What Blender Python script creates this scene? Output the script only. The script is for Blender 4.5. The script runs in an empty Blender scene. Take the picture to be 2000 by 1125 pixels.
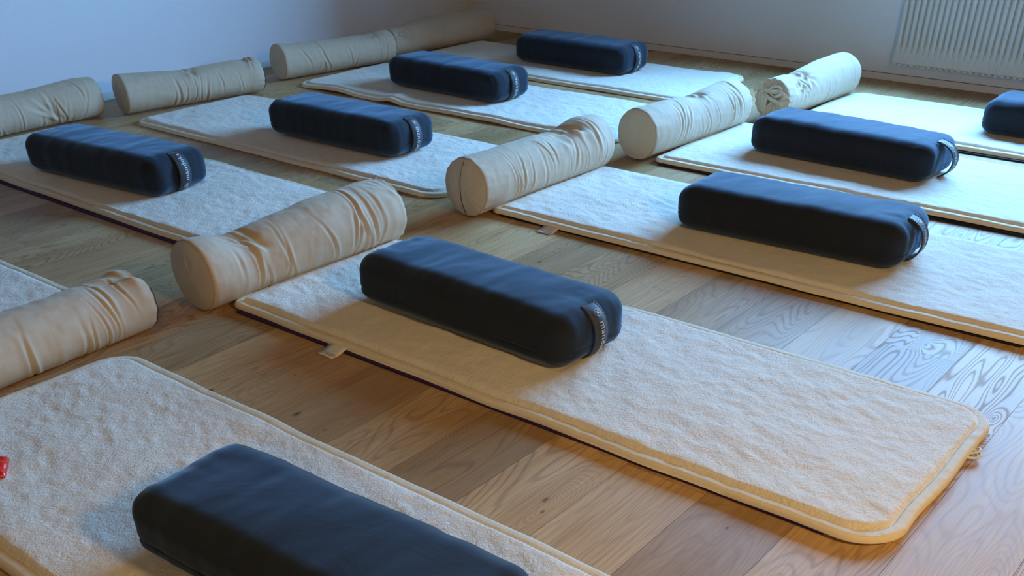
import bpy, math, random
import numpy as np
from mathutils import Matrix, Vector
PI = math.pi
S = bpy.context.scene
COL = S.collection
rng = np.random.RandomState(7)

# ------------------------------------------------------------------ noise helpers
_T = np.random.RandomState(11).rand(256, 256) * 2 - 1
def vnoise(x, y, seed=0):
    x = np.asarray(x, float) + seed * 17.31; y = np.asarray(y, float) + seed * 9.77
    xi = np.floor(x).astype(int); yi = np.floor(y).astype(int)
    fx = x - xi; fy = y - yi
    fx = fx * fx * (3 - 2 * fx); fy = fy * fy * (3 - 2 * fy)
    a = _T[xi & 255, yi & 255]; b = _T[(xi + 1) & 255, yi & 255]
    c = _T[xi & 255, (yi + 1) & 255]; d = _T[(xi + 1) & 255, (yi + 1) & 255]
    return (a * (1 - fx) + b * fx) * (1 - fy) + (c * (1 - fx) + d * fx) * fy
def fbm(x, y, seed=0, o=3):
    r = 0; a = 1.0
    for k in range(o):
        r = r + a * vnoise(x * 2 ** k, y * 2 ** k, seed + k * 3); a *= .5
    return r
def sst(a, b, x):
    t = np.clip((x - a) / (b - a), 0, 1); return t * t * (3 - 2 * t)

# ------------------------------------------------------------------ object helpers
def mesh_obj(name, verts, faces, mat, parent=None, smooth=True):
    me = bpy.data.meshes.new(name)
    me.from_pydata([tuple(map(float, v)) for v in verts], [], [tuple(int(i) for i in f) for f in faces])
    me.update()
    if smooth:
        me.polygons.foreach_set('use_smooth', [True] * len(me.polygons))
    if mat: me.materials.append(mat)
    o = bpy.data.objects.new(name, me); COL.objects.link(o)
    if parent: o.parent = parent
    return o
def empty(name, loc, rz, label, cat, group=None):
    o = bpy.data.objects.new(name, None); o.empty_display_size = .05; COL.objects.link(o)
    o.location = loc; o.rotation_euler = (0, 0, rz)
    tag(o, label, cat, group); return o
def tag(o, label, cat, group=None):
    o['label'] = label; o['category'] = cat
    if group: o['group'] = group
def box(x0, x1, y0, y1, z0, z1):
    v = [(x, y, z) for x in (x0, x1) for y in (y0, y1) for z in (z0, z1)]
    f = [(0, 1, 3, 2), (4, 6, 7, 5), (0, 4, 5, 1), (2, 3, 7, 6), (0, 2, 6, 4), (1, 5, 7, 3)]
    return v, f
def boxes(name, bl, mat, parent=None, bevel=0):
    V, F = [], []
    for b in bl:
        v, f = box(*b); n = len(V); V += v; F += [tuple(i + n for i in q) for q in f]
    o = mesh_obj(name, V, F, mat, parent, smooth=False)
    if bevel:
        m = o.modifiers.new('b', 'BEVEL'); m.width = bevel; m.segments = 2; m.limit_method = 'ANGLE'
    return o
def grid_faces(n, m, wrap=False):
    F = []
    for i in range(n - 1):
        for j in range(m if wrap else m - 1):
            j2 = (j + 1) % m
            F.append((i * m + j, i * m + j2, (i + 1) * m + j2, (i + 1) * m + j))
    return F
def tube(name, pts, r, mat, parent=None, closed=False, n=6):
    P = [Vector(p) for p in pts]; V = []; m = len(P)
    for i, p in enumerate(P):
        a = P[(i - 1) % m] if (closed or i > 0) else p
        b = P[(i + 1) % m] if (closed or i < m - 1) else p
        t = (b - a).normalized()
        u = t.cross(Vector((0, 0, 1)))
        if u.length < .1: u = t.cross(Vector((0, 1, 0)))
        u.normalize(); w = t.cross(u)
        for k in range(n):
            q = 2 * PI * k / n
            V.append(p + r * (math.cos(q) * u + math.sin(q) * w))
    F = grid_faces(m, n, True)
    if closed:
        for k in range(n):
            k2 = (k + 1) % n; F.append(((m - 1) * n + k, (m - 1) * n + k2, k2, k))
    else:
        F.append(tuple(range(n))); F.append(tuple((m - 1) * n + k for k in range(n - 1, -1, -1)))
    return mesh_obj(name, V, F, mat, parent)

# ------------------------------------------------------------------ materials
def nmat(name):
    m = bpy.data.materials.new(name); m.use_nodes = True
    nt = m.node_tree; b = nt.nodes['Principled BSDF']
    return m, nt, b
def N(nt, t, **k):
    n = nt.nodes.new(t)
    for a, v in k.items():
        if a in n.inputs.keys() and not hasattr(n, a): n.inputs[a].default_value = v
        else: setattr(n, a, v)
    return n
def math_(nt, op, a, b=None, c=None):
    n = nt.nodes.new('ShaderNodeMath'); n.operation = op
    for i, v in enumerate((a, b, c)):
        if v is None: continue
        if isinstance(v, (int, float)): n.inputs[i].default_value = v
        else: nt.links.new(v, n.inputs[i])
    return n.outputs[0]
def mixc(nt, fac, a, b, mode='MIX'):
    n = nt.nodes.new('ShaderNodeMix'); n.data_type = 'RGBA'; n.blend_type = mode
    for i, v in ((0, fac), (6, a), (7, b)):
        if isinstance(v, (int, float)): n.inputs[i].default_value = v
        elif isinstance(v, tuple): n.inputs[i].default_value = v + (1,) if len(v) == 3 else v
        else: nt.links.new(v, n.inputs[i])
    return n.outputs[2]
def noise(nt, vec, scale, detail=3, rough=.5, dist=0):
    n = nt.nodes.new('ShaderNodeTexNoise'); n.inputs['Scale'].default_value = scale
    n.inputs['Detail'].default_value = detail; n.inputs['Roughness'].default_value = rough
    n.inputs['Distortion'].default_value = dist
    if vec is not None: nt.links.new(vec, n.inputs['Vector'])
    return n.outputs['Fac']
def mapping(nt, vec, scale=(1, 1, 1), loc=(0, 0, 0), rot=(0, 0, 0)):
    n = nt.nodes.new('ShaderNodeMapping'); n.inputs['Scale'].default_value = scale
    n.inputs['Location'].default_value = loc; n.inputs['Rotation'].default_value = rot
    nt.links.new(vec, n.inputs['Vector']); return n.outputs[0]
def ramp(nt, fac, stops):
    n = nt.nodes.new('ShaderNodeValToRGB'); e = n.color_ramp.elements
    while len(e) < len(stops): e.new(.5)
    for i, (p, c) in enumerate(stops):
        e[i].position = p; e[i].color = (c if len(c) == 4 else c + (1,)) if isinstance(c, tuple) else (c, c, c, 1)
    nt.links.new(fac, n.inputs[0]); return n.outputs[0]
def bump(nt, b, h, strength, dist):
    n = nt.nodes.new('ShaderNodeBump'); n.inputs['Strength'].default_value = strength
    n.inputs['Distance'].default_value = dist
    nt.links.new(h, n.inputs['Height']); nt.links.new(n.outputs[0], b.inputs['Normal'])
def coords(nt): return nt.nodes.new('ShaderNodeTexCoord').outputs['Object']

def plain(name, col, rough=.7, spec=.3, metal=0, bscale=0, bdist=.0005, vary=.0):
    m, nt, b = nmat(name)
    b.inputs['Roughness'].default_value = rough; b.inputs['Specular IOR Level'].default_value = spec
    b.inputs['Metallic'].default_value = metal
    co = coords(nt)
    f = noise(nt, co, max(bscale, 8) * .2, 3)
    d = tuple(max(0, c * (1 - vary)) for c in col); e = tuple(min(1, c * (1 + vary)) for c in col)
    nt.links.new(mixc(nt, f, d, e), b.inputs['Base Color'])
    if bscale: bump(nt, b, noise(nt, co, bscale, 3), .6, bdist)
    return m
def fabric(name, col, col2, weave=900, sheen=.3, stint=(1, 1, 1), rough=.85, wr=.004, wscale=9):
    m, nt, b = nmat(name)
    co = coords(nt)
    n1 = noise(nt, co, 5, 4, .6)
    nt.links.new(mixc(nt, n1, col, col2), b.inputs['Base Color'])
    b.inputs['Roughness'].default_value = rough
    b.inputs['Specular IOR Level'].default_value = .15 if rough > .6 else .3
    b.inputs['Sheen Weight'].default_value = sheen
    b.inputs['Sheen Roughness'].default_value = .42
    b.inputs['Sheen Tint'].default_value = stint + (1,)
    h = math_(nt, 'ADD', math_(nt, 'MULTIPLY', noise(nt, co, weave, 2), .12),
              math_(nt, 'MULTIPLY', noise(nt, co, wscale, 4, .55, .6), wr * 400))
    bump(nt, b, h, .5, .0035)
    return m
def fleece_mat_():
    m, nt, b = nmat('lambswool_fleece')
    co = coords(nt)
    p1 = noise(nt, mapping(nt, co, (1.6, 1, 1)), 7, 4, .6, .5)
    c = mixc(nt, p1, (.74, .675, .555), (.88, .835, .73))
    tuft = noise(nt, co, 190, 3, .65, .8)
    c = mixc(nt, math_(nt, 'MULTIPLY', ramp(nt, tuft, [(.30, 1.), (.5, 0.)]), .14), c, (.55, .46, .33))
    nt.links.new(c, b.inputs['Base Color'])
    b.inputs['Roughness'].default_value = .95; b.inputs['Specular IOR Level'].default_value = .08
    b.inputs['Sheen Weight'].default_value = .25; b.inputs['Sheen Roughness'].default_value = .6
    lumps = noise(nt, mapping(nt, co, (1, 1.5, 1)), 55, 4, .6, 1.2)
    h = math_(nt, 'ADD', math_(nt, 'MULTIPLY', lumps, 1.0), math_(nt, 'MULTIPLY', tuft, .55))
    bump(nt, b, h, .5, .006)
    return m
def binding_mat():
    m, nt, b = nmat('cotton_binding')
    co = coords(nt)
    n1 = noise(nt, co, 40, 3)
    nt.links.new(mixc(nt, n1, (.75, .665, .50), (.83, .755, .60)), b.inputs['Base Color'])
    b.inputs['Roughness'].default_value = .85; b.inputs['Specular IOR Level'].default_value = .15
    h = math_(nt, 'ADD', noise(nt, co, 500, 2), math_(nt, 'MULTIPLY', noise(nt, co, 45, 2), 2.0))
    bump(nt, b, h, .45, .0015)
    return m

KNOTS = [(1.205, .905, 1.0), (1.17, .885, .7), (1.94, .345, .8), (2.285, .60, .9), (1.33, .60, .6), (2.16, 1.655, 1.0),
         (1.13, 1.42, .5), (.96, 2.45, .6), (1.12, 3.35, .8), (2.02, .36, .8), (1.26, 1.66, .5), (2.2, 1.3, .6)]
def floor_mat():
    m, nt, b = nmat('oak_planks')
    co = coords(nt); at = nt.nodes.new('ShaderNodeAttribute'); at.attribute_name = 'plank'
    sep = nt.nodes.new('ShaderNodeSeparateColor'); nt.links.new(at.outputs['Color'], sep.inputs[0])
    r1, r2, r3 = sep.outputs
    cb = nt.nodes.new('ShaderNodeCombineXYZ')
    nt.links.new(math_(nt, 'MULTIPLY', r1, 37.), cb.inputs[0])
    nt.links.new(math_(nt, 'MULTIPLY', r2, 53.), cb.inputs[1])
    nt.links.new(math_(nt, 'MULTIPLY', r3, 29.), cb.inputs[2])
    va = nt.nodes.new('ShaderNodeVectorMath'); va.operation = 'ADD'
    nt.links.new(co, va.inputs[0]); nt.links.new(cb.outputs[0], va.inputs[1])
    v = va.outputs[0]
    # knots: field bumps + dark eyes
    kf = None; eye = None
    for (kx, ky, ks) in KNOTS:
        mp = mapping(nt, co, (1., 2.3, 1), (-kx, -ky * 2.3, 0))
        ln = nt.nodes.new('ShaderNodeVectorMath'); ln.operation = 'LENGTH'; nt.links.new(mp, ln.inputs[0])
        l = ln.outputs['Value']
        g = math_(nt, 'MULTIPLY', math_(nt, 'EXPONENT', math_(nt, 'MULTIPLY', l, -17.)), .20 * ks)
        e = math_(nt, 'EXPONENT', math_(nt, 'MULTIPLY', math_(nt, 'MULTIPLY', l, l), -1. / (.0085 * ks) ** 2))
        kf = g if kf is None else math_(nt, 'ADD', kf, g)
        eye = e if eye is None else math_(nt, 'MAXIMUM', eye, e)
    F = noise(nt, mapping(nt, v, (.75, 4.6, 1)), 1.25, 2, .5, .25)
    F = math_(nt, 'ADD', F, kf)
    F = math_(nt, 'ADD', F, math_(nt, 'MULTIPLY', noise(nt, mapping(nt, v, (1, 7, 1)), 14, 2), .006))
    ring = math_(nt, 'SINE', math_(nt, 'MULTIPLY', F, 270.))
    ring = ramp(nt, math_(nt, 'MULTIPLY_ADD', ring, .5, .5), [(0., 1.), (.10, .7), (.28, .16), (.7, 0.)])
    # sharper rings in some planks and zones
    zone = ramp(nt, noise(nt, mapping(nt, v, (.6, 3, 1)), 1.1, 2), [(.42, .25), (.6, 1.)])
    ring = math_(nt, 'MULTIPLY', ring, zone)
    fine = noise(nt, mapping(nt, v, (2.2, 120, 1)), 2.5, 4, .65)
    blotch = noise(nt, mapping(nt, v, (1.2, 6, 1)), 1.3, 4, .6)
    base = ramp(nt, blotch, [(.25, (.42, .24, .10)), (.5, (.54, .345, .165)), (.75, (.64, .45, .25))])
    tint = ramp(nt, r3, [(0., (.70, .68, .66)), (.5, (.98, .97, .95)), (1., (1.2, 1.2, 1.2))])
    c = mixc(nt, 1., base, tint, 'MULTIPLY')
    c = mixc(nt, math_(nt, 'MULTIPLY', ring, .5), c, (.19, .10, .045))
    c = mixc(nt, math_(nt, 'MULTIPLY', ramp(nt, fine, [(.38, 1.), (.56, 0.)]), .34), c, (.17, .09, .045))
    # scattered small cracks and pin knots
    vo = nt.nodes.new('ShaderNodeTexVoronoi'); vo.inputs['Scale'].default_value = 2.6
    nt.links.new(mapping(nt, v, (1.0, 2.0, 1)), vo.inputs['Vector'])
    pk = ramp(nt, vo.outputs['Distance'], [(.018, 1.), (.045, 0.)])
    eye = math_(nt, 'MAXIMUM', eye, pk)
    c = mixc(nt, math_(nt, 'MULTIPLY', eye, .85), c, (.035, .017, .008))
    nt.links.new(c, b.inputs['Base Color'])
    rr = math_(nt, 'ADD', .44, math_(nt, 'MULTIPLY', ring, .14))
    nt.links.new(math_(nt, 'ADD', rr, math_(nt, 'MULTIPLY', fine, .14)), b.inputs['Roughness'])
    b.inputs['Specular IOR Level'].default_value = .22
    h = math_(nt, 'ADD', math_(nt, 'MULTIPLY', ring, -1.), math_(nt, 'MULTIPLY', fine, .9))
    h = math_(nt, 'ADD', h, math_(nt, 'MULTIPLY', eye, -2.))
    bump(nt, b, h, .22, .0006)
    return m

M = {}
M['wall'] = plain('painted_wall', (.76, .80, .85), .85, .2, bscale=260, bdist=.0004, vary=.02)
M['trim'] = plain('painted_trim', (.72, .73, .73), .55, .35, vary=.02)
M['ceil'] = plain('low_bounce_ceiling', (.10, .08, .06), .9, .1, vary=.05)  # unseen ceiling, made dark to cut bounced light
M['blocker'] = plain('blocker_grey', (.16, .15, .14), .9, .1, vary=.1)  # dark skin of the added light blocker outside
M['wallwarm'] = plain('low_bounce_wall', (.12, .09, .06), .9, .1, vary=.03)  # unseen walls, darkened so they bounce little light back
M['floor'] = floor_mat()
M['groove'] = plain('groove_and_shadow_line', (.10, .06, .035), .9, .1)  # plank joints; also colours the painted shadow line over the back baseboard
M['fleece'] = fleece_mat_()
M['bind'] = binding_mat()
M['cotton'] = fabric('natural_cotton', (.545, .45, .325), (.585, .485, .36), 900, .12, (1, .97, .9), .8, .0016, 13)
M['char'] = fabric('charcoal_velour', (.016, .0195, .027), (.022, .0265, .035), 1200, .42, (.42, .70, 1.), .85, .003, 8)
M['strap'] = fabric('charcoal_webbing', (.034, .040, .050), (.045, .052, .062), 1500, .15, (.8, .9, 1), .6, .0005, 20)
M['thread'] = plain('grey_thread', (.09, .10, .12), .8, .2)
M['print'] = plain('silver_print', (.62, .63, .64), .5, .4)
M['seam'] = plain('tan_seam', (.46, .35, .25), .85, .15, bscale=300)
M['zip'] = plain('dark_zip', (.05, .04, .035), .6, .3)
M['tag'] = plain('white_tag', (.72, .72, .74), .7, .25, bscale=80)
M['ink'] = plain('grey_ink', (.20, .19, .22), .8, .1)
M['purple'] = plain('purple_rubber', (.045, .018, .085), .75, .25, bscale=400, vary=.1)
M['black'] = plain('black_rubber', (.014, .015, .018), .75, .25, bscale=400, vary=.1)
M['rad'] = plain('radiator_enamel', (.66, .66, .62), .45, .4, vary=.02)
M['frame'] = plain('window_frame', (.7, .7, .7), .5, .4)
def red_mat():
    m, nt, b = nmat('red_foil')
    co = coords(nt)
    nt.links.new(mixc(nt, noise(nt, co, 60, 3), (.55, .008, .004), (.85, .03, .01)), b.inputs['Base Color'])
    b.inputs['Roughness'].default_value = .22; b.inputs['Specular IOR Level'].default_value = .7
    bump(nt, b, noise(nt, co, 90, 3, .5, 1.), .6, .002)
    return m
M['red'] = red_mat()

# ------------------------------------------------------------------ camera
pitch, roll, yaw = (math.radians(a) for a in (36.46674, -0.60820, 39.27799))
fwd = Vector((math.cos(yaw) * math.cos(pitch), math.sin(yaw) * math.cos(pitch), -math.sin(pitch)))
right = fwd.cross(Vector((0, 0, 1))).normalized(); up = right.cross(fwd)
r2 = math.cos(roll) * right + math.sin(roll) * up; u2 = -math.sin(roll) * right + math.cos(roll) * up
cam = bpy.data.cameras.new('camera'); co_ = bpy.data.objects.new('camera', cam); COL.objects.link(co_)
R = Matrix((r2, u2, -fwd)).transposed().to_4x4(); R.translation = Vector((0, 0, 1.0))
co_.matrix_world = R
cam.sensor_width = 36; cam.lens = 1919.7 / 2000 * 36; cam.shift_y = (1073.3 - 562.5) / 2000
cam.clip_start = .02
S.camera = co_

# ------------------------------------------------------------------ the room
X0, X1, Y0, Y1, ZC = -2.2, 5.085, -2.6, 4.475, 2.45
def make_floor():
    w = .173; gap = .00035; V = []; F = []; A = []
    rr = random.Random(5)
    k0 = int(math.floor((Y0 - .338) / w)); k1 = int(math.ceil((Y1 - .338) / w))
    for k in range(k0, k1 + 1):
        ya = max(.338 + k * w, Y0 - .05); yb = min(.338 + (k + 1) * w, Y1 + .05)
        if yb - ya < .002: continue
        if k == 1: xs = [-2.3, -.5, 1.02, 2.235, 3.9, 5.15]
        elif k == 0: xs = [-2.3, -.9, .8, 1.47, 3.3, 5.15]
        elif k == 7: xs = [-2.3, .2, 2.09, 3.6, 5.15]
        else:
            xs = [-2.3]; x = -2.3 + rr.uniform(.3, 1.6)
            while x < 5.0: xs.append(x); x += rr.uniform(1.0, 2.0)
            xs.append(5.15)
        for a, b in zip(xs[:-1], xs[1:]):
            n = len(V); g = gap
            V += [(a + g, ya + g, 0), (b - g, ya + g, 0), (b - g, yb - g, 0), (a + g, yb - g, 0)]
            F.append((n, n + 1, n + 2, n + 3))
            t = rr.random()
            if k == 8 and a < 2.0 < b: t = .95
            if k == 7 and a < 2.3 < b: t = .2
            A.append((rr.random(), rr.random(), t, 1))
    n = len(V)
    V += [(X0 - .1, Y0 - .1, -.0016), (X1 + .1, Y0 - .1, -.0016), (X1 + .1, Y1 + .1, -.0016), (X0 - .1, Y1 + .1, -.0016)]
    F.append((n, n + 1, n + 2, n + 3)); A.append((0, 0, 0, 1))
    o = mesh_obj('floor', V, F, M['floor'], smooth=False)
    o.data.materials.append(M['groove']); o.data.polygons[len(F) - 1].material_index = 1
    at = o.data.attributes.new('plank', 'FLOAT_COLOR', 'FACE')
    at.data.foreach_set('color', [c for q in A for c in q])
    o['kind'] = 'structure'
make_floor()
def struct(o): o['kind'] = 'structure'; return o
T = .2
WY0, WY1, WZ0, WZ1 = .05, 2.35, .66, 1.80      # the window above the radiator
struct(boxes('wall_back', [(X1, X1 + T, Y0 - T, WY0, -.02, ZC), (X1, X1 + T, WY1, Y1 + T, -.02, ZC),
                           (X1, X1 + T, WY0, WY1, -.02, WZ0), (X1, X1 + T, WY0, WY1, WZ1, ZC)], M['wall']))
struct(boxes('wall_left', [(X0 - T, X1, Y1, Y1 + T, -.02, ZC)], M['wall']))
struct(boxes('wall_right', [(X0 - T, X1, Y0 - T, Y0, -.02, ZC)], M['wallwarm']))
struct(boxes('wall_front', [(X0 - T, X0, Y0, Y1, -.02, ZC)], M['wallwarm']))
struct(boxes('ceiling', [(X0 - T, X1 + T, Y0 - T, Y1 + T, ZC, ZC + .1)], M['ceil']))
bb = struct(boxes('baseboard_back', [(X1 - .009, X1, Y0, Y1, 0, .0285)], M['trim'], bevel=.0008))
boxes('painted_shadow_line', [(X1 - .004, X1, Y0, Y1, .0285, .0298)], M['groove'], bb)  # dark strip standing in for the shadow along the baseboard top
struct(boxes('baseboard_left', [(X0, X1 - .009, Y1 - .011, Y1, 0, .030)], M['trim'], bevel=.002))
struct(boxes('light_blocker', [(X1 + T, 6.75, -1.4, -1.15, -3, 4.5)], M['blocker']))  # added unseen slab; keeps grazing window light off the left wall
fw = .05; wx = X1 + .10
wf = struct(boxes('window_1', [(wx, wx + .05, WY0, WY0 + fw, WZ0, WZ1), (wx, wx + .05, WY1 - fw, WY1, WZ0, WZ1),
          (wx, wx + .05, WY0 + fw, WY1 - fw, WZ0, WZ0 + fw), (wx, wx + .05, WY0 + fw, WY1 - fw, WZ1 - fw, WZ1)], M['frame']))
# ------------------------------------------------------------------ radiator
def radiator():
    y1, y0, zb, zt, xf = 1.795, .55, .078, .62, 5.035
    n = 46; pitch_ = (y1 - y0) / n
    root = empty('radiator', (X1, (y0 + y1) / 2, zb), 0,
                 'white ribbed panel radiator hanging low on the grey wall at the upper right', 'radiator')
    V = []; F = []
    zs = [0, .006, .012, .018, .05, .075, .10, .3, zt - zb - .05, zt - zb - .012, zt - zb]
    dp = [.006, .0, .0, .0, .001, .003, .0065, .0065, .0065, .003, 0]
    prof = [(0., 1.), (.16, 1.), (.165, .2), (.24, .0), (.5, -.12), (.76, .0), (.835, .2), (.84, 1.)]
    ys = []; dd = []
    for i in range(n):
        for u, d in prof: ys.append((i + u) * pitch_ - (y1 - y0) / 2); dd.append(d)
    ys.append((y1 - y0) / 2); dd.append(1.)
    for z, q in zip(zs, dp):
        for y, d in zip(ys, dd): V.append((xf - X1 + (.016 * max(d, 0) if q > .004 else 2.2 * q * max(d, 0)) + (.004 if z == 0 else 0) + min(d, 0) * .01, y, z))
    F = grid_faces(len(zs), len(ys))
    mesh_obj('ribbed_panel', V, F, M['rad'], root, smooth=False)
    # rounded feet of the ribs
    V = []; F = []
    for i in range(n):
        c = (i + .5) * pitch_ - (y1 - y0) / 2
        v, f = box(xf - X1 - .004, xf - X1 + .004, c - pitch_ * .34, c + pitch_ * .34, -.003, .008)
        m0 = len(V); V += v; F += [tuple(a + m0 for a in q) for q in f]
    o = mesh_obj('bottom_rail', V, F, M['rad'], root, smooth=False)
    md = o.modifiers.new('b', 'BEVEL'); md.width = .0025; md.segments = 2
    hw = (y1 - y0) / 2
    boxes('back_panel', [(xf - X1 + .018, -.012, -hw, hw, .004, zt - zb)], M['rad'], root, .003)
    boxes('wall_bracket', [(-.012, 0, hw - .2, hw - .16, .05, zt - zb - .05)], M['rad'], root)
    boxes('wall_bracket', [(-.012, 0, -hw + .16, -hw + .2, .05, zt - zb - .05)], M['rad'], root)
radiator()

# ------------------------------------------------------------------ fleece mats and yoga mats
def rr_warp(X, Y, hw, hl, R0, R1):
    """square corner -> round corner"""
    R = np.where(Y > 0, R1, R0)
    ax = np.abs(X) - (hw - R); ay = np.abs(Y) - (hl - R)
    c = (ax > 0) & (ay > 0)
    a = np.where(c, ax / R, 0); b = np.where(c, ay / R, 0)
    nx = (hw - R) + R * a * np.sqrt(1 - b * b / 2); ny = (hl - R) + R * b * np.sqrt(1 - a * a / 2)
    return np.where(c, np.sign(X) * nx, X), np.where(c, np.sign(Y) * ny, Y)
def mat_axis(h, step):
    e = [0, .0012, .003, .0055, .009, .013, .0175, .021, .0232, .0255, .028, .032, .037, .044, .052]
    n = int((2 * h - .12) / step)
    mid = list(np.linspace(-h + .06, h - .06, n))
    return np.array([-h + d for d in e] + mid + [h - d for d in e[::-1]])
BOL = [(.762, 1.001, .038), (1.716, 1.478, -.035), (2.712, 1.147, .050), (3.566, 1.364, -.050), (4.343, .791, -.013),
       (1.874, 3.277, .10), (2.702, 2.988, .027), (3.612, 3.246, -.026), (4.421, 3.142, -.010)]
SEAM = 8     # index of the seam row (binding outside of it)
def fleece_mat(x0, x1, y0, y1, label, seed, z=.007, wave=.004, rot=0, step=.0075, label_at=None, loop_at=None, corner=.09, head=.08, group='fleece yoga mats', bumps=()):
    hw, hl = (x1 - x0) / 2, (y1 - y0) / 2
    root = empty('fleece_mat', ((x0 + x1) / 2, (y0 + y1) / 2, z), rot, label, 'mat', group)
    ax = mat_axis(hw, step); ay = mat_axis(hl, step)
    GX, GY = np.meshgrid(ax, ay, indexing='ij')
    # distance to the edge measured in the square, carried round by the corner warp
    sd = np.minimum(hw - np.abs(GX), hl - np.abs(GY))
    X, Y = rr_warp(GX, GY, hw, hl, corner, head)
    corner = np.where(GY > 0, head, corner)
    # corner distance: true distance inside the rounded corner
    cx = np.abs(X) - (hw - corner); cy = np.abs(Y) - (hl - corner)
    inc = (cx > 0) & (cy > 0)
    sdr = np.where(inc, corner - np.hypot(cx, cy), sd)
    sd = np.maximum(np.minimum(sdr, np.minimum(hw - np.abs(X), hl - np.abs(Y))), 0)
    # outline wobble
    wob = .003 * fbm(Y * 5 + 3, X * 5, seed + 40, 2)
    Xo = X + wob * sst(.08, 0, sd) * np.sign(X); Yo = Y + .003 * fbm(X * 7, Y * 5, seed + 50, 2) * sst(.08, 0, sd)
    hem = .0125 * np.sqrt(np.clip(1 - (1 - np.clip(sd / .008, 0, 1)) ** 2, 0, 1))
    pile = sst(.0245, .034, sd) * .0065
    seam = -.0042 * np.exp(-((sd - .0238) / .0018) ** 2)
    zz = hem + pile + seam
    pf = sst(.024, .045, sd)
    ra, rb = Xo * .83 + Yo * .56, -Xo * .56 + Yo * .83
    ra = ra + .035 * fbm(Xo * 7, Yo * 6, seed + 31, 2); rb = rb + .035 * fbm(Xo * 6, Yo * 8, seed + 33, 2)
    rc, rd = Xo * .35 + Yo * .94, -Xo * .94 + Yo * .35
    zz = zz + pf * (.0011 * fbm(ra * 15, rb * 21, seed, 3) + .0024 * fbm(ra * 3.6, rb * 4.6, seed + 5, 2) + .0011 * fbm(rc * 34, rd * 62, seed + 9, 2))
    # hem puckers
    zz = zz + (1 - pf) * .0008 * fbm(Xo * 45, Yo * 45, seed + 21, 2) * sst(.002, .008, sd)
    lift = wave * np.clip(fbm(Yo * 3.1 + 5, Xo * 1.2, seed + 2, 2), 0, 2) * sst(.16, 0, sd) + wave * .35 * np.clip(fbm(Xo * 4, Yo * 2.5, seed + 3, 2) + .2, 0, 2) * pf
    for (bx, by, bh, bw) in bumps:
        lift = lift + bh * np.exp(-((Xo - bx) / .16) ** 2 - ((Yo - by) / bw) ** 2)
    zz = zz + lift
    root_x, root_y = (x0 + x1) / 2, (y0 + y1) / 2
    for (bx, by, ba) in BOL:
        dx_, dy_ = Xo + root_x - bx, Yo + root_y - by
        u_ = dx_ * math.cos(ba) + dy_ * math.sin(ba); v_ = -dx_ * math.sin(ba) + dy_ * math.cos(ba)
        ins = sst(.012, -.006, np.maximum(np.abs(u_) - .105, np.abs(v_) - .312))
        zz = np.where(ins > 0, zz * (1 - ins) + np.minimum(zz, .0165) * ins, zz)
    n, m = Xo.shape
    idx = np.arange(n * m).reshape(n, m)
    V = np.stack([Xo.ravel(), Yo.ravel(), zz.ravel()], 1)
    lo = SEAM; I0, I1, J0, J1 = lo, n - 1 - lo, lo, m - 1 - lo
    def build(name, mask, mat, skirt=False):
        q = np.stack([idx[:-1, :-1][mask], idx[1:, :-1][mask], idx[1:, 1:][mask], idx[:-1, 1:][mask]], 1)
        vv = V; extra = []
        if skirt:
            per = list(idx[:, 0]) + list(idx[-1, 1:]) + list(idx[-2::-1, -1]) + list(idx[0, -2:0:-1])
            base = len(V); low = V[per].copy(); low[:, 2] = lift.ravel()[per] * .8
            low2 = low.copy(); low2[:, 0] *= .97; low2[:, 1] *= .985; low2[:, 2] = lift.ravel()[per] * .8 + .0005
            vv = np.vstack([V, low, low2]); k = len(per)
            for a in range(k):
                b = (a + 1) % k
                extra.append((per[b], per[a], base + a, base + b)); extra.append((base + b, base + a, base + k + a, base + k + b))
        fs = q.tolist() + [list(map(int, e)) for e in extra]
        used = np.unique(np.array([i for f in fs for i in f])); rm = -np.ones(len(vv), int); rm[used] = np.arange(len(used))
        return mesh_obj(name, vv[used], [[rm[i] for i in f] for f in fs], mat, root)
    ii, jj = np.meshgrid(np.arange(n - 1), np.arange(m - 1), indexing='ij')
    inner = (ii >= I0) & (ii < I1) & (jj >= J0) & (jj < J1)
    build('fleece', inner, M['fleece'])
    build('binding', ~inner, M['bind'], True)
    if label_at is not None:        # care label on the near long edge
        yl = label_at; L = .050; Wd = .055
        V2 = []; F2 = []
        for i in range(7):
            for j in range(5):
                u = i / 6; v = j / 4
                V2.append((-hw + .006 - L * u, yl - Wd / 2 + Wd * v + .006 * u, .004 - (z + .0025) * sst(0, .7, u) + .0006 * math.sin(v * PI)))
        c = mesh_obj('care_label', V2, grid_faces(7, 5), M['tag'], root)
        md = c.modifiers.new('s', 'SOLIDIFY'); md.thickness = .0006; md.offset = 1
        c['label'] = 'small white printed care label'
        bl = []
        for r_ in range(6):
            x = -hw - .012 - r_ * .0048
            bl.append((x - .0009, x, yl - Wd * (.40 if r_ else .1) + .002, yl + Wd * (.38 - .1 * (r_ % 3)), .0022 - z + .0018 * max(0, 1 - r_ * .5), .0031 - z + .0018 * max(0, 1 - r_ * .5)))
        boxes('label_print', bl, M['ink'], c)
    if loop_at is not None:
        for q, (r0, dy) in enumerate(((.019, 0), (.014, .012))):
            pts = [(loop_at + dy + r0 * math.cos(a), -hl + .004 - r0 * 1.05 * math.sin(a), .002 + .006 * q * math.sin(a)) for a in np.linspace(0, PI, 15)]
            tube('hanging_loop', pts, .0026, M['bind'], root)
    return root
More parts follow.
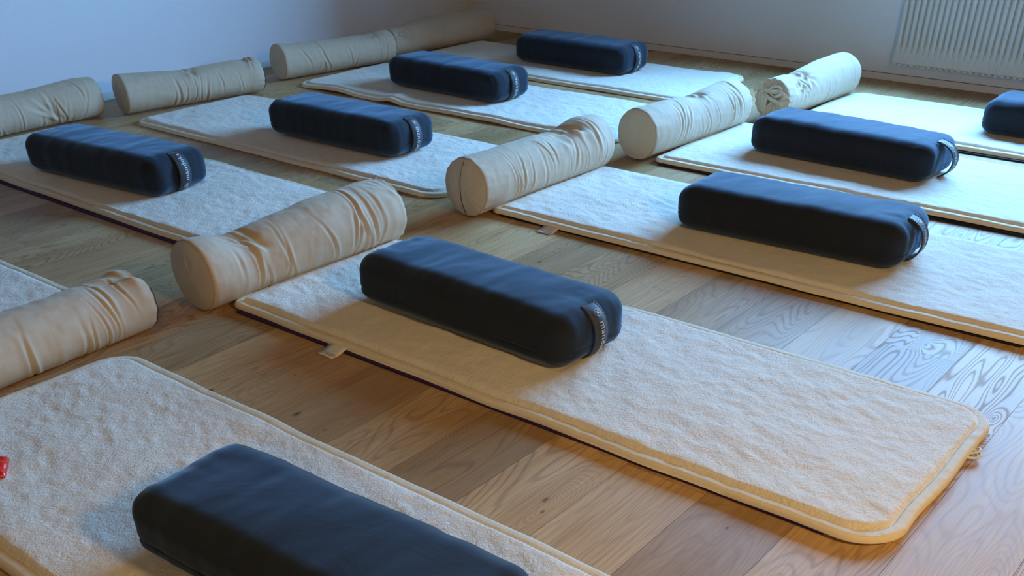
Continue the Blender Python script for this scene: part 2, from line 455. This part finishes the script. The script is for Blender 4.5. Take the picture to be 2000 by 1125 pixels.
def yoga_mat(x0, x1, y0, y1, mat, label, rot=0, group='yoga mats under the fleece'):
    hw, hl = (x1 - x0) / 2, (y1 - y0) / 2
    o = boxes('yoga_mat', [(-hw, hw, -hl, hl, 0, .006)], mat, bevel=.0015)
    o.location = ((x0 + x1) / 2, (y0 + y1) / 2, .0002); o.rotation_euler = (0, 0, rot)
    tag(o, label, 'yoga mat', group)
    return o
FM = fleece_mat
def LA(yc, y): return y - yc
FM(.475, 1.085, .33, 2.06, 'cream fleece mat nearest the camera, carrying the largest bolster and the red wrapper', 1, wave=.005, step=.006, z=.001)
FM(1.410, 2.015, .345, 2.088, 'cream fleece mat in the centre, its rounded foot end and hanging loop in view', 2, label_at=LA(1.2165, 1.675), loop_at=.12, step=.006, wave=.0035, head=.035)
FM(2.400, 3.015, .33, 2.040, 'cream fleece mat with a care label sticking out, behind the centre mat', 3, label_at=LA(1.185, 1.79), wave=.004, head=.035)
FM(3.205, 3.875, .22, 1.945, 'cream fleece mat at the right, second from the radiator wall', 4, wave=.004, head=.035)
FM(4.020, 4.665, .10, 1.815, 'cream fleece mat along the radiator wall, at the right edge', 5, wave=.003)
FM(1.625, 2.215, 2.33, 4.12, 'cream fleece mat at the left edge with a purple mat peeping out beneath', 6, wave=.004)
FM(2.395, 3.02, 2.26, 3.995, 'cream fleece mat second from the left in the back row, foot corner rounded', 7, wave=.004, z=.002)
FM(3.30, 3.93, 2.19, 4.005, 'cream fleece mat with a rippled near edge, third from the left in the back row', 8, wave=.009, z=.002, bumps=((-.3, .28, .012, .05), (-.3, -.3, .006, .09)))
FM(4.06, 4.685, 2.33, 4.035, 'cream fleece mat in the far corner of the room, in the shade of the wall', 9, wave=.005, z=.002, bumps=((.25, -.80, .005, .14),))
FM(.60, 1.215, 2.28, 4.06, 'fleece mat showing only one end behind the brownish roll at the left edge', 10, wave=.004, z=.002)
YM = yoga_mat
YM(1.408, 2.003, .46, 2.05, M['purple'], 'purple mat peeping out under the near edge of the centre fleece mat', rot=.0075)
YM(1.614, 2.20, 2.42, 4.05, M['purple'], 'dark purple mat peeping out under the fleece mat at the left edge', rot=-.003)
YM(2.403, 3.00, .42, 2.00, M['black'], 'black mat under the fleece mat that has the second care label')
YM(3.192, 3.86, .30, 1.915, M['black'], 'black mat under the second fleece mat from the radiator wall')
YM(4.004, 4.65, .12, 1.80, M['black'], 'black mat under the fleece mat beside the radiator wall')

# ------------------------------------------------------------------ rectangular bolsters
def rbox_grid(L, W, H, r, seed, puff=.006):
    nl, nw, nh = 84, 34, 20
    us = [np.linspace(-1, 1, k) for k in (nw, nl, nh)]
    # denser near the rims
    us = [np.sign(u) * (1 - (1 - np.abs(u)) ** 1.25) for u in us]
    V = []; F = []; key = {}
    h = np.array([W / 2, L / 2, H / 2])
    def vid(i, j, k):
        t = (i, j, k)
        if t not in key: key[t] = len(V); V.append((us[0][i] * h[0], us[1][j] * h[1], us[2][k] * h[2]))
        return key[t]
    for i in range(nw - 1):
        for j in range(nl - 1):
            F.append((vid(i, j, nh - 1), vid(i + 1, j, nh - 1), vid(i + 1, j + 1, nh - 1), vid(i, j + 1, nh - 1)))
            F.append((vid(i, j, 0), vid(i, j + 1, 0), vid(i + 1, j + 1, 0), vid(i + 1, j, 0)))
    for j in range(nl - 1):
        for k in range(nh - 1):
            F.append((vid(nw - 1, j, k), vid(nw - 1, j + 1, k), vid(nw - 1, j + 1, k + 1), vid(nw - 1, j, k + 1)))
            F.append((vid(0, j, k), vid(0, j, k + 1), vid(0, j + 1, k + 1), vid(0, j + 1, k)))
    for i in range(nw - 1):
        for k in range(nh - 1):
            F.append((vid(i, 0, k), vid(i + 1, 0, k), vid(i + 1, 0, k + 1), vid(i, 0, k + 1)))
            F.append((vid(i, nl - 1, k), vid(i, nl - 1, k + 1), vid(i + 1, nl - 1, k + 1), vid(i + 1, nl - 1, k)))
    P = np.array(V)
    r1 = np.array([r * 1.15, r * 1.15, r * .9]); inner = h - r1
    q = np.clip(P, -inner, inner); d = P - q
    nn = (d / r1); ln = np.linalg.norm(nn, axis=1, keepdims=True); mx = np.max(np.abs(nn), axis=1, keepdims=True)
    nn = np.where(ln > 0, nn / np.maximum(ln, 1e-9) * mx, 0)
    P2 = q + nn * r1
    # outward direction for displacement
    nrm = nn / np.maximum(np.linalg.norm(nn, axis=1, keepdims=True), 1e-9)
    x, y, z = P2.T
    top = np.clip(z / (H / 2), -1, 1)
    crown = puff * np.clip(top, 0, 1) * (1 - (x / (W / 2)) ** 2) * (1 - (y / (L / 2)) ** 4)
    P2[:, 2] += crown
    low = .0018 * fbm(x * 7 + y * 2, y * 6, seed, 2)
    end = sst(.55, .95, np.abs(y) / (L / 2))
    cr = .0017 * end * fbm(x * 42, y * 9 + z * 10, seed + 3, 2) + .0016 * fbm(x * 11 + y * 5, y * 24, seed + 8, 2)
    P2 += nrm * ((low + cr) * (.2 + .8 * (z > -H * .3)))[:, None]
    # side seam groove, low on the sides
    zs = -H * .16
    sg = -.0022 * np.exp(-((P2[:, 2] - zs) / .004) ** 2) * (np.abs(nrm[:, 2]) < .75)
    P2 += nrm * sg[:, None]
    P2[:, 2] += H / 2
    P2[:, 2] = np.maximum(P2[:, 2], .0)
    return P2, F
LB, WB, HB = .676, .256, .122
def bolster(x, y, rot, label, seed, z=.0245, flip=False, bow=.013, skew=0., lean=0.):
    root = empty('rectangular_bolster', (x, y, z), rot, label, 'bolster', 'charcoal rectangular bolsters')
    P, F = rbox_grid(LB, WB, HB, .046, seed)
    P[:, 2] += 0
    mesh_obj('cover', P, F, M['char'], root)
    # piping along the seam
    def ring(h, off, zz, n=140):
        pts = []
        r = .053; hx, hy = WB / 2 - r, LB / 2 - r
        for k in range(n):
            a = 2 * PI * k / n; c, s_ = math.cos(a), math.sin(a)
            # walk a rounded rectangle by direction
            q = 1e9
            t = min(1 / max(abs(c), 1e-6) * (WB / 2), 1 / max(abs(s_), 1e-6) * (LB / 2))
            px, py = c * t, s_ * t
            qx, qy = max(-hx, min(hx, px)), max(-hy, min(hy, py)); dx, dy = px - qx, py - qy; l = math.hypot(dx, dy)
            if l > 0: dx, dy = dx / l * (r + off), dy / l * (r + off)
            pts.append((qx + dx, qy + dy, zz + .0012 * math.sin(a * 9 + seed)))
        return pts
    pr = ring(0, -.0012, HB * .34)
    tube('seam_piping', pr, .0012, M['char'], root, closed=True, n=5)
    # zip slit on the near side close to the head end
    tube('zip_end', [(-WB / 2 + .0015, LB * .22 + t * .022, HB * .34 + .003 + .004 * t) for t in (0, .5, 1)], .0016, M['zip'], root)
    # carrying strap over the foot end
    na, nw_ = 36, 9; sw = .047
    a0, a1 = math.radians(74), math.radians(-62)
    ry = .055 + bow; rz = HB / 2 + .001; cy = -LB / 2 + .055
    def sp(u, v, off=0):
        a = a0 + (a1 - a0) * u
        rr_ = 1
        yy = cy - (ry + off) * max(math.cos(a), 0) ** .8 - .002
        zz = HB / 2 + (rz + off) * math.sin(a)
        xx = (v - .5) * sw + skew * math.sin(PI * u) + lean * (u - .5)
        return Vector((xx, yy + .006 * ((v - .5) * 2) ** 2 * (1 if bow < .02 else 0), max(zz, .003)))
    V = []
    for i in range(na):
        for j in range(nw_):
            V.append(sp(i / (na - 1), j / (nw_ - 1)))
    st = mesh_obj('carrying_strap', V, grid_faces(na, nw_), M['strap'], root)
    md = st.modifiers.new('s', 'SOLIDIFY'); md.thickness = .0035; md.offset = 0
    for e in (.07, .93):
        tube('strap_edge', [sp(i / 29, e, .0018) for i in range(30)], .0011, M['thread'], st, n=5)
    # lettering on the strap, bent to its curve
    arc = .145
    def put(verts, faces, name, mat):
        VV = []
        for (a, b) in verts:       # a along the strap (metres from its top), b across it
            u = a / arc; v = .5 + b / sw
            if flip: u = 1 - u; v = 1 - v
            VV.append(sp(u, v, .0026))
        o = mesh_obj(name, VV, faces, mat, st, smooth=False)
        md = o.modifiers.new('s', 'SOLIDIFY'); md.thickness = .0005; md.offset = 0
        return o
    tv, tf = TEXT
    put([(.046 + px * .94, -.0075 + py) for px, py in tv], tf, 'lettering', M['print'])
    # round emblem: thin ring with a small leafy figure in it
    ev, ef = [], []
    for k in range(28):
        a = 2 * PI * k / 28
        for rr_ in (.0082, .0090): ev.append((.026 + rr_ * math.cos(a), rr_ * math.sin(a)))
    for k in range(28):
        k2 = (k + 1) % 28; ef.append((2 * k, 2 * k + 1, 2 * k2 + 1, 2 * k2))
    def blob(cx, cy, ra, rb, an, n=10):
        m0 = len(ev)
        for k in range(n):
            a = 2 * PI * k / n; p, q = ra * math.cos(a), rb * math.sin(a)
            ev.append((cx + p * math.cos(an) - q * math.sin(an), cy + p * math.sin(an) + q * math.cos(an)))
        ef.append(tuple(range(m0, m0 + n)))
    blob(.026, 0, .0036, .0022, .6); blob(.0232, .0030, .0022, .0013, 2.2); blob(.0285, .0032, .0024, .0012, .7)
    blob(.0230, -.0028, .0024, .0012, .9); blob(.0288, -.0030, .0020, .0012, 2.2); blob(.0325, -.0016, .0014, .0010, 0)
    put(ev, ef, 'emblem', M['print'])
    return root
def make_text():
    cu = bpy.data.curves.new('t', 'FONT'); cu.body = 'manduka'; cu.size = .0235; cu.space_character = 1.12; cu.resolution_u = 3
    ob = bpy.data.objects.new('t', cu); COL.objects.link(ob)
    dg = bpy.context.evaluated_depsgraph_get(); dg.update()
    me = bpy.data.meshes.new_from_object(ob.evaluated_get(dg))
    import bmesh
    bm = bmesh.new(); bm.from_mesh(me)
    bmesh.ops.triangulate(bm, faces=bm.faces[:])
    bm.verts.ensure_lookup_table()
    v = [(a.co.x, a.co.y) for a in bm.verts]; f = [tuple(q.index for q in p.verts) for p in bm.faces]
    bm.free(); bpy.data.objects.remove(ob); bpy.data.curves.remove(cu); bpy.data.meshes.remove(me)
    return v, f
TEXT = make_text()
bolster(.762, 1.001, .038, 'charcoal bolster nearest the camera, cut off by the bottom edge of the photo', 1, z=.021)
bolster(1.716, 1.478, -.035, 'charcoal bolster with lettered strap on the centre mat with the hanging loop', 2)
bolster(2.712, 1.147, .050, 'charcoal bolster on the mat whose care label lies behind the centre mat', 3, bow=.02, lean=.015)
bolster(3.566, 1.364, -.050, 'charcoal bolster with strap loop standing off, second from the radiator wall', 4, bow=.032, skew=.012, lean=.03)
bolster(4.343, .791, -.013, 'charcoal bolster cut off by the right edge of the photo below the radiator', 5)
bolster(1.874, 3.277, .10, 'charcoal bolster at the far left, its strap lettering upside down', 6, flip=True, bow=.016)
bolster(2.702, 2.988, .027, 'charcoal bolster on the second mat of the back row', 7)
bolster(3.612, 3.246, -.026, 'charcoal bolster on the rippled mat, third of the back row', 8, z=.0225)
bolster(4.421, 3.142, -.010, 'charcoal bolster on the shaded corner mat, farthest from the camera', 9, z=.0225)

# ------------------------------------------------------------------ round bolsters
def roll(p1, p2, r, label, seed, prof=None, zoff=.004, creases=14, dimples=(), rim=(.002, .002), bulge=(.012, .012),
         cap_seam=None, tag_at=None, ztrack=None, ytrack=None, flat=.004, round_right=False, open_left=False, cover=None, amp=1., low_folds=(), zip_right=False, twist=0.):
    x1, y1 = p1; x2, y2 = p2; L = math.hypot(x2 - x1, y2 - y1); ang = math.atan2(y2 - y1, x2 - x1)
    root = empty('round_bolster', ((x1 + x2) / 2, (y1 + y2) / 2, zoff), ang, label, 'bolster', 'tan round bolsters')
    rs = np.random.RandomState(seed)
    nt_, nh = 230, 132
    t = np.linspace(0, 1, nt_)
    th = np.linspace(0, 2 * PI, nh, endpoint=False)
    Tt, Th = np.meshgrid(t, th, indexing='ij')
    pr = np.ones(nt_)
    if prof:
        xs, vs = zip(*prof); pr = np.interp(t, xs, vs)
        k = np.ones(15) / 15; pr = np.convolve(np.pad(pr, 7, 'edge'), k, 'valid')
    e0 = np.clip(t * L / .012, 0, 1); e1 = np.clip((1 - t) * L / .012, 0, 1)
    er = (.955 + .045 * np.sqrt(1 - (1 - e0) ** 2)) * (.955 + .045 * np.sqrt(1 - (1 - e1) ** 2))
    if round_right:
        q = np.clip((1 - t) * L / (r * 1.25), 0, 1); er = (.955 + .045 * np.sqrt(1 - (1 - e0) ** 2)) * np.sqrt(np.clip(1 - (1 - q) ** 2.3, .0, 1))
    Rr = r * (pr * er)[:, None] * np.ones_like(Th)
    D = .0016 * fbm(Tt * 5, np.cos(Th) * 1.6 + 7 + np.sin(Th) * 2, seed, 3)
    D += .0007 * amp * fbm(Tt * 26, np.cos(Th) * 2.2 + np.sin(Th) * 1.5 + 3, seed + 4, 2)
    for k in range(creases):
        tk = rs.uniform(.1, .93); hk = rs.uniform(-.2, 1.9) + PI * .75; wk = rs.uniform(.0045, .010); ak = rs.uniform(.0012, .0034) * amp
        sk = rs.uniform(-.03, .05); wh = rs.uniform(.5, 1.1)
        d = np.angle(np.exp(1j * (Th - hk)))
        x = (Tt - tk - sk * np.sin(d) - .012 * np.sin(d * 2 + k)) / wk
        D += ak * (-np.exp(-x ** 2) + .75 * np.exp(-(x - 1.8) ** 2 / 1.3) + .4 * np.exp(-(x + 1.8) ** 2 / 1.5)) * np.exp(-(d / wh) ** 2)
    for (td, hd, dep, wt, wh) in dimples:
        d = np.angle(np.exp(1j * (Th - hd))); u = (Tt - td) * L; w = d * r
        rad = np.hypot(u / wt, w / wh); an = np.arctan2(w / wh, u / wt)
        D += -dep * np.exp(-rad ** 2 * 1.1)
        for q in range(3):      # soft folds that run out of the dent towards the foot
            a0 = -1.1 + .55 * q + .2 * math.sin(seed + q); off = (q - 1) * wh * .45
            uu = u * math.cos(a0) + w * math.sin(a0) - off; vv = -u * math.sin(a0) + w * math.cos(a0)
            D += dep * .28 * (np.exp(-(uu / (.17 * wt)) ** 2) - .9 * np.exp(-((uu - .3 * wt) / (.2 * wt)) ** 2)) * np.exp(-(vv / (1.5 * wh)) ** 2)
    # puckers at the rims
    D += .45 * rim[0] * np.exp(-(Tt * L / .022)) * np.sin(Th * 19 + 4 * vnoise(np.cos(Th) * 2, np.sin(Th) * 2, seed)) * (.4 + np.abs(vnoise(np.cos(Th) * 2, np.sin(Th) * 2, seed + 2))) + .45 * rim[1] * np.exp(-((1 - Tt) * L / .022)) * np.sin(Th * 17 + 5 * vnoise(np.cos(Th) * 2, np.sin(Th) * 2, seed + 1)) * (.4 + np.abs(vnoise(np.cos(Th) * 2, np.sin(Th) * 2, seed + 3)))
    if round_right: D *= sst(0, .12, 1 - Tt)
    Rr = Rr + D
    zc = r * pr + (np.interp(t, *zip(*ztrack)) if ztrack else 0)
    yc = np.interp(t, *zip(*ytrack)) if ytrack else np.zeros(nt_)
    X = (Tt - .5) * L * np.ones_like(Th)
    # rims lean a little
    Y = yc[:, None] + Rr * np.cos(Th)
    Z = zc[:, None] + Rr * np.sin(Th)
    Z = np.where(Z < flat, flat - (flat - Z) * .12, Z); Z = np.maximum(Z, .0004)
    ends = {}
    V = np.stack([X, Y, Z], 2)
    mesh_obj('cover', V.reshape(-1, 3), grid_faces(nt_, nh, True), M['cotton'], root)
    def cap(side):
        i = 0 if side < 0 else nt_ - 1
        rimv = V[i]; c = rimv.mean(0); nr = 16; VV = []; FF = []
        bl = bulge[0] if side < 0 else bulge[1]
        for k in range(nr):
            s_ = 1 - k / nr
            b = bl * (1 - s_ ** 2.6)
            if open_left and side < 0: b = -.012 * sst(.3, .8, 1 - s_) + .012 * sst(.0, .25, 1 - s_)
            w = .0010 * s_ * (1 - s_) * 4 * np.sin(3 * th + seed) + (.0016 * s_ * (1 - s_) * 4) * vnoise(np.cos(th) * 3, np.sin(th) * 3 + k * .2, seed)
            if open_left and side < 0: w = w * 3 + .006 * np.sin(th * 6 + k * .15) * s_ * (1 - s_) * 4
            p = c + (rimv - c) * s_
            p[:, 0] += side * (b + w)
            VV.append(p)
        VV = np.concatenate(VV); FF = grid_faces(nr, nh, True); FF.append(tuple((nr - 1) * nh + k for k in range(nh)))
        if side > 0: FF = [tuple(reversed(f)) for f in FF]
        cp = mesh_obj('end_panel', VV, FF, M['cotton'], root)
        # welt seam round the rim
        pts = [c + (p - c) * 1.006 + np.array([-side * .0008, 0, 0]) for p in rimv[::2]]
        tube('welt_seam', pts, .0014, M['seam'], root, closed=True, n=5)
        return cp, c, rimv, bl
    cpl, cl, rl, bl = cap(-1)
    if not round_right:
        cpr, cr_, rr_, br = cap(1)
    def cap_pt(c, rimv, side, b, s_, a):
        k = int((a % (2 * PI)) / (2 * PI) * nh) % nh
        p = c + (rimv[k] - c) * s_; return p + np.array([side * (b * (1 - s_ ** 2.6) + .0006), 0, 0])
    if cap_seam is not None:    # seam or zip across the left end
        pts = []
        for q in np.linspace(.97, -.97, 26):
            a = cap_seam if q >= 0 else cap_seam + PI
            p = cap_pt(cl, rl, -1, bl, abs(q), a); p[1] += .010 * (1 - q * q)
            p[0] -= .0006; pts.append(p)
        tube('end_seam', pts, .0011, M['zip'], cpl, n=5)
    if zip_right:
        a0 = -.9; pts = []
        for q in np.linspace(0, 1, 24):
            a = 2.6 + q * 1.9
            k = int((a % (2 * PI)) / (2 * PI) * nh) % nh
            p = rr_[k] + (rr_[k] - cr_) * .012; p = p + np.array([.0022, 0, 0]); pts.append(p)
        tube('zip_line', pts, .0012, M['zip'], root, n=6)
    if tag_at is not None:
        ta, ha = tag_at; i = int(ta * (nt_ - 1)); j = int((ha % (2 * PI)) / (2 * PI) * nh)
        p = V[i, j]; dn = np.array([0, math.cos(ha), math.sin(ha)]); tt = np.array([0, -math.sin(ha), math.cos(ha)])
        VV = []
        sgn = 1 if ta > .5 else -1
        for a in range(5):
            for b in range(4):
                VV.append(p + dn * (.001 + .010 * a / 4) + np.array([sgn * .016 * a / 4, 0, 0]) * .9 + tt * (.020 * (b / 3 - .5)) + dn * .002 * math.sin(a))
        tg = mesh_obj('brand_tag' if False else 'fabric_tag', VV, grid_faces(5, 4), M['tag'], root)
        md = tg.modifiers.new('s', 'SOLIDIFY'); md.thickness = .0007
        tg['label'] = 'small white fabric tag'
        mk = []
        q0 = VV[1 * 4 + 1]; q1 = VV[3 * 4 + 2]
        mid = (q0 + q1) / 2 + dn * .0012
        tube('tag_mark', [mid - tt * .005, mid + tt * .005], .0011, M['ink'], tg, n=5)
    if open_left:      # gathered flap ends and a tied ribbon on the open end
        def ribbon(name, pts, w, wd, parent):
            Vv = []; P = [Vector(p) for p in pts]
            for i, p in enumerate(P):
                a = P[max(i - 1, 0)]; b = P[min(i + 1, len(P) - 1)]; tg_ = (b - a).normalized()
                sd_ = tg_.cross(Vector(wd)).normalized()
                nn = sd_.cross(tg_)
                for q in np.linspace(-1, 1, 7):
                    Vv.append(p + sd_ * (q * w * (1 + .25 * math.sin(i * .9))) + nn * (.003 * math.cos(q * 3.1 + i * .5)))
            o = mesh_obj(name, Vv, grid_faces(len(P), 7), M['cotton'], parent)
            md = o.modifiers.new('s', 'SOLIDIFY'); md.thickness = .0025; md.offset = 0
            sb = o.modifiers.new('u', 'SUBSURF'); sb.levels = 1; sb.render_levels = 1
            return o
        xe = cl[0]
        def Q(y, z, dx): return (xe - dx, cl[1] + y * 1.12, cl[2] + z * 1.12)
        ribbon('closing_band', [Q(.018, .070, .006), Q(.020, .05, .016), Q(.022, .02, .019), Q(.024, -.02, .018), Q(.026, -.055, .012), Q(.026, -.074, .004)], .013, (1, 0, 0), root)
        ribbon('tie_ribbon', [Q(.030, .030, .022), Q(.010, .036, .030), Q(-.012, .030, .030), Q(-.034, .036, .026), Q(-.052, .026, .012), Q(-.066, .010, -.004)], .007, (1, 0, 0), root)
        ribbon('tie_ribbon', [Q(.026, .026, .022), Q(.004, .012, .030), Q(-.018, .004, .026), Q(-.04, -.004, .016), Q(-.062, -.010, .0)], .006, (1, 0, 0), root)
        # bow loop
        lp = [Q(-.002 - .022 + .022 * math.cos(a), .034 + .017 * math.sin(a), .030 + .006 * math.sin(a * 2)) for a in np.linspace(0, 2 * PI, 16)]
        ribbon('bow_loop', lp, .0045, (1, 0, .3), root)
        lp = [Q(.048 + .017 * math.cos(a), .030 + .022 * math.sin(a), .014 + .008 * math.sin(a)) for a in np.linspace(-.5, 2 * PI - .6, 16)]
        ribbon('bow_loop', lp, .009, (1, 0, .3), root)
    return root
up_ = PI * .5          # top; the -y side (towards the camera) is angle PI
roll((1.352, 2.132), (2.024, 2.120), .0905, 'tan roll with evenly creased back lying across the head of the centre mat', 21,
     prof=[(0, .99), (.05, .99), (.2, .88), (.36, .93), (.6, 1.0), (.8, 1.0), (.9, 1.03), (1, .97)], dimples=((.2, PI * .62, .012, .05, .05), (.93, PI * .60, .008, .05, .04)),
     creases=17, tag_at=(.985, PI * .42), rim=(.0008, .003), bulge=(.012, .008), amp=1.1)
roll((2.333, 2.078), (3.014, 2.070), .0895, 'tan roll with a deep dent and a dark seam down its end panel', 22,
     prof=[(0, .98), (.3, .97), (.55, .96), (.72, .98), (.88, 1.06), (1, 1.0)], dimples=((.70, PI * .52, .024, .07, .055), (.58, PI * .66, .006, .06, .05)), creases=16,
     cap_seam=PI * .5, tag_at=(.012, PI * .56), rim=(.0035, .001), bulge=(.014, .014))
roll((3.192, 2.008), (3.838, 1.970), .0890, 'pale tan roll with fine curved creases on the second mat from the radiator wall', 23,
     prof=[(0, .98), (.25, .98), (.5, .92), (.7, .96), (.9, 1.01), (1, .97)], dimples=((.55, PI * .5, .014, .05, .04),), creases=15,
     rim=(.0015, .004), bulge=(.010, .012), tag_at=None)
roll((4.021, 1.893), (4.690, 1.850), .0860, 'cream roll with an untied open end leaning towards the radiator wall', 24,
     prof=[(0, .92), (.12, .93), (.3, .92), (.6, 1.02), (.85, 1.05), (1, 1.0)], dimples=((.24, PI * .56, .018, .05, .06), (.16, PI * .8, .012, .04, .04)), creases=8,
     rim=(.006, .0), bulge=(.0, .01), round_right=True, open_left=True)
roll((2.470, 4.155), (3.112, 4.035), .0725, 'tan roll standing clear of the blue lit wall, second from the left along it', 25,
     prof=[(0, 1.1), (.12, 1.04), (.35, .97), (.6, .96), (.85, 1.0), (.96, 1.06), (1, .98)], dimples=((.45, PI * .6, .010, .06, .035), (.9, PI * .5, .012, .03, .04)), creases=8,
     rim=(.0012, .005), bulge=(.006, .010), zip_right=True)
roll((3.342, 4.160), (3.992, 4.055), .0740, 'tan roll with a flat end panel, third from the left along the wall', 26,
     prof=[(0, 1.07), (.15, 1.0), (.5, .97), (.8, .97), (.93, 1.03), (1, .98)], dimples=((.8, PI * .55, .010, .05, .035),), creases=9, rim=(.001, .003), bulge=(.004, .010))
roll((4.060, 4.125), (4.800, 4.070), .0780, 'dim tan roll in the dark corner of the room with a small white tag', 27,
     prof=[(0, .86), (.1, .88), (.25, 1.0), (.5, 1.02), (.8, 1.0), (1, .93)], dimples=((.10, PI * .75, .016, .04, .045),), creases=5, tag_at=(.075, PI * .78), rim=(.004, .001), bulge=(-.004, .014))
roll((1.745, 4.235), (2.390, 4.230), .0775, 'tan roll cut off by the left edge of the photo beside the bright blue wall', 28,
     prof=[(0, .95), (.5, .93), (.7, .96), (.9, 1.0), (1, .97)], dimples=((.60, PI * 1.02, .014, .05, .045),), creases=13, rim=(.001, .001), bulge=(.006, .016))
roll((.545, 2.128), (1.205, 2.158), .0790, 'brownish tan roll at the left edge on the mat nearest the camera', 29,
     prof=[(0, 1.0), (.45, .96), (.7, .93), (.86, .93), (.95, .98), (1, .97)], dimples=((.93, PI * .56, .016, .07, .045),), creases=14, rim=(.001, .0025), bulge=(.01, .010),
     zip_right=True, zoff=.0)

# ------------------------------------------------------------------ red wrapper
def wrapper():
    V = []; n, m = 18, 14
    for s in (1, 0):
        for i in range(n):
            for j in range(m):
                u, v = i / (n - 1), j / (m - 1)
                x = (u - .5) * .085 * (1 - .25 * v); y = (v - .5) * .07
                e = min(u, 1 - u, v, 1 - v) * 2
                z = s * (.001 + .020 * e ** .5 + .003 * float(fbm(u * 6, v * 5, 3, 2)) + .006 * abs(math.sin(u * 9 + v * 3)) * e)
                V.append((x, y, z))
    F = grid_faces(n, m)
    F2 = [tuple(n * m + i for i in reversed(f)) for f in F]
    side = []
    per = [i * m for i in range(n)] + [(n - 1) * m + j for j in range(1, m)] + [i * m + m - 1 for i in range(n - 2, -1, -1)] + [j for j in range(m - 2, 0, -1)]
    for a, b in zip(per, per[1:] + per[:1]): side.append((a, b, n * m + b, n * m + a))
    o = mesh_obj('candy_wrapper', V, F + F2 + side, M['red'])
    o.location = (.605, 1.778, .0225); o.rotation_euler = (0, 0, -.75)
    tag(o, 'shiny red crumpled wrapper at the left edge on the nearest fleece mat', 'wrapper')
wrapper()

# ------------------------------------------------------------------ light
W = bpy.data.worlds.new('World'); S.world = W; W.use_nodes = True
wt = W.node_tree; bg = wt.nodes['Background']
wc = wt.nodes.new('ShaderNodeTexCoord'); ws = wt.nodes.new('ShaderNodeSeparateXYZ')
wt.links.new(wc.outputs['Generated'], ws.inputs[0])
wt.links.new(ramp(wt, math_(wt, 'MULTIPLY_ADD', ws.outputs[2], .5, .5), [(.0, (.03, .04, .04)), (.49, (.05, .07, .07)), (.53, (.23, .545, 1.0)), (1., (.18, .49, 1.0))]), bg.inputs['Color'])
bg.inputs['Strength'].default_value = 49
pl = bpy.data.lights.new('window_portal', 'AREA'); pl.shape = 'RECTANGLE'; pl.size = WZ1 - WZ0; pl.size_y = WY1 - WY0
po = bpy.data.objects.new('window_portal', pl); COL.objects.link(po)
po.location = (X1 + .17, (WY0 + WY1) / 2, (WZ0 + WZ1) / 2); po.rotation_euler = (0, math.radians(90), 0)
pl.cycles.is_portal = True
def lamp(name, loc, size, energy, col, rot):
    l = bpy.data.lights.new(name, 'AREA'); l.shape = 'DISK'; l.size = size; l.energy = energy; l.color = col
    o = bpy.data.objects.new(name, l); COL.objects.link(o); o.location = loc; o.rotation_euler = rot
    return o
def aim(o, t):
    o.rotation_euler = (Vector(t) - o.location).to_track_quat('-Z', 'Y').to_euler()
a = lamp('warm_lamp', (-.9, -.2, 1.4), .5, 12, (1., .68, .37), (0, 0, 0)); aim(a, (1.5, .9, 0))
b = lamp('warm_spot', (1.05, -1.0, 1.5), .35, 27, (1., .64, .27), (0, 0, 0)); aim(b, (1.6, .3, 0))

S.view_settings.view_transform = 'Standard'; S.view_settings.look = 'None'
S.view_settings.exposure = 0; S.view_settings.gamma = 1; S.view_settings.use_curve_mapping = False
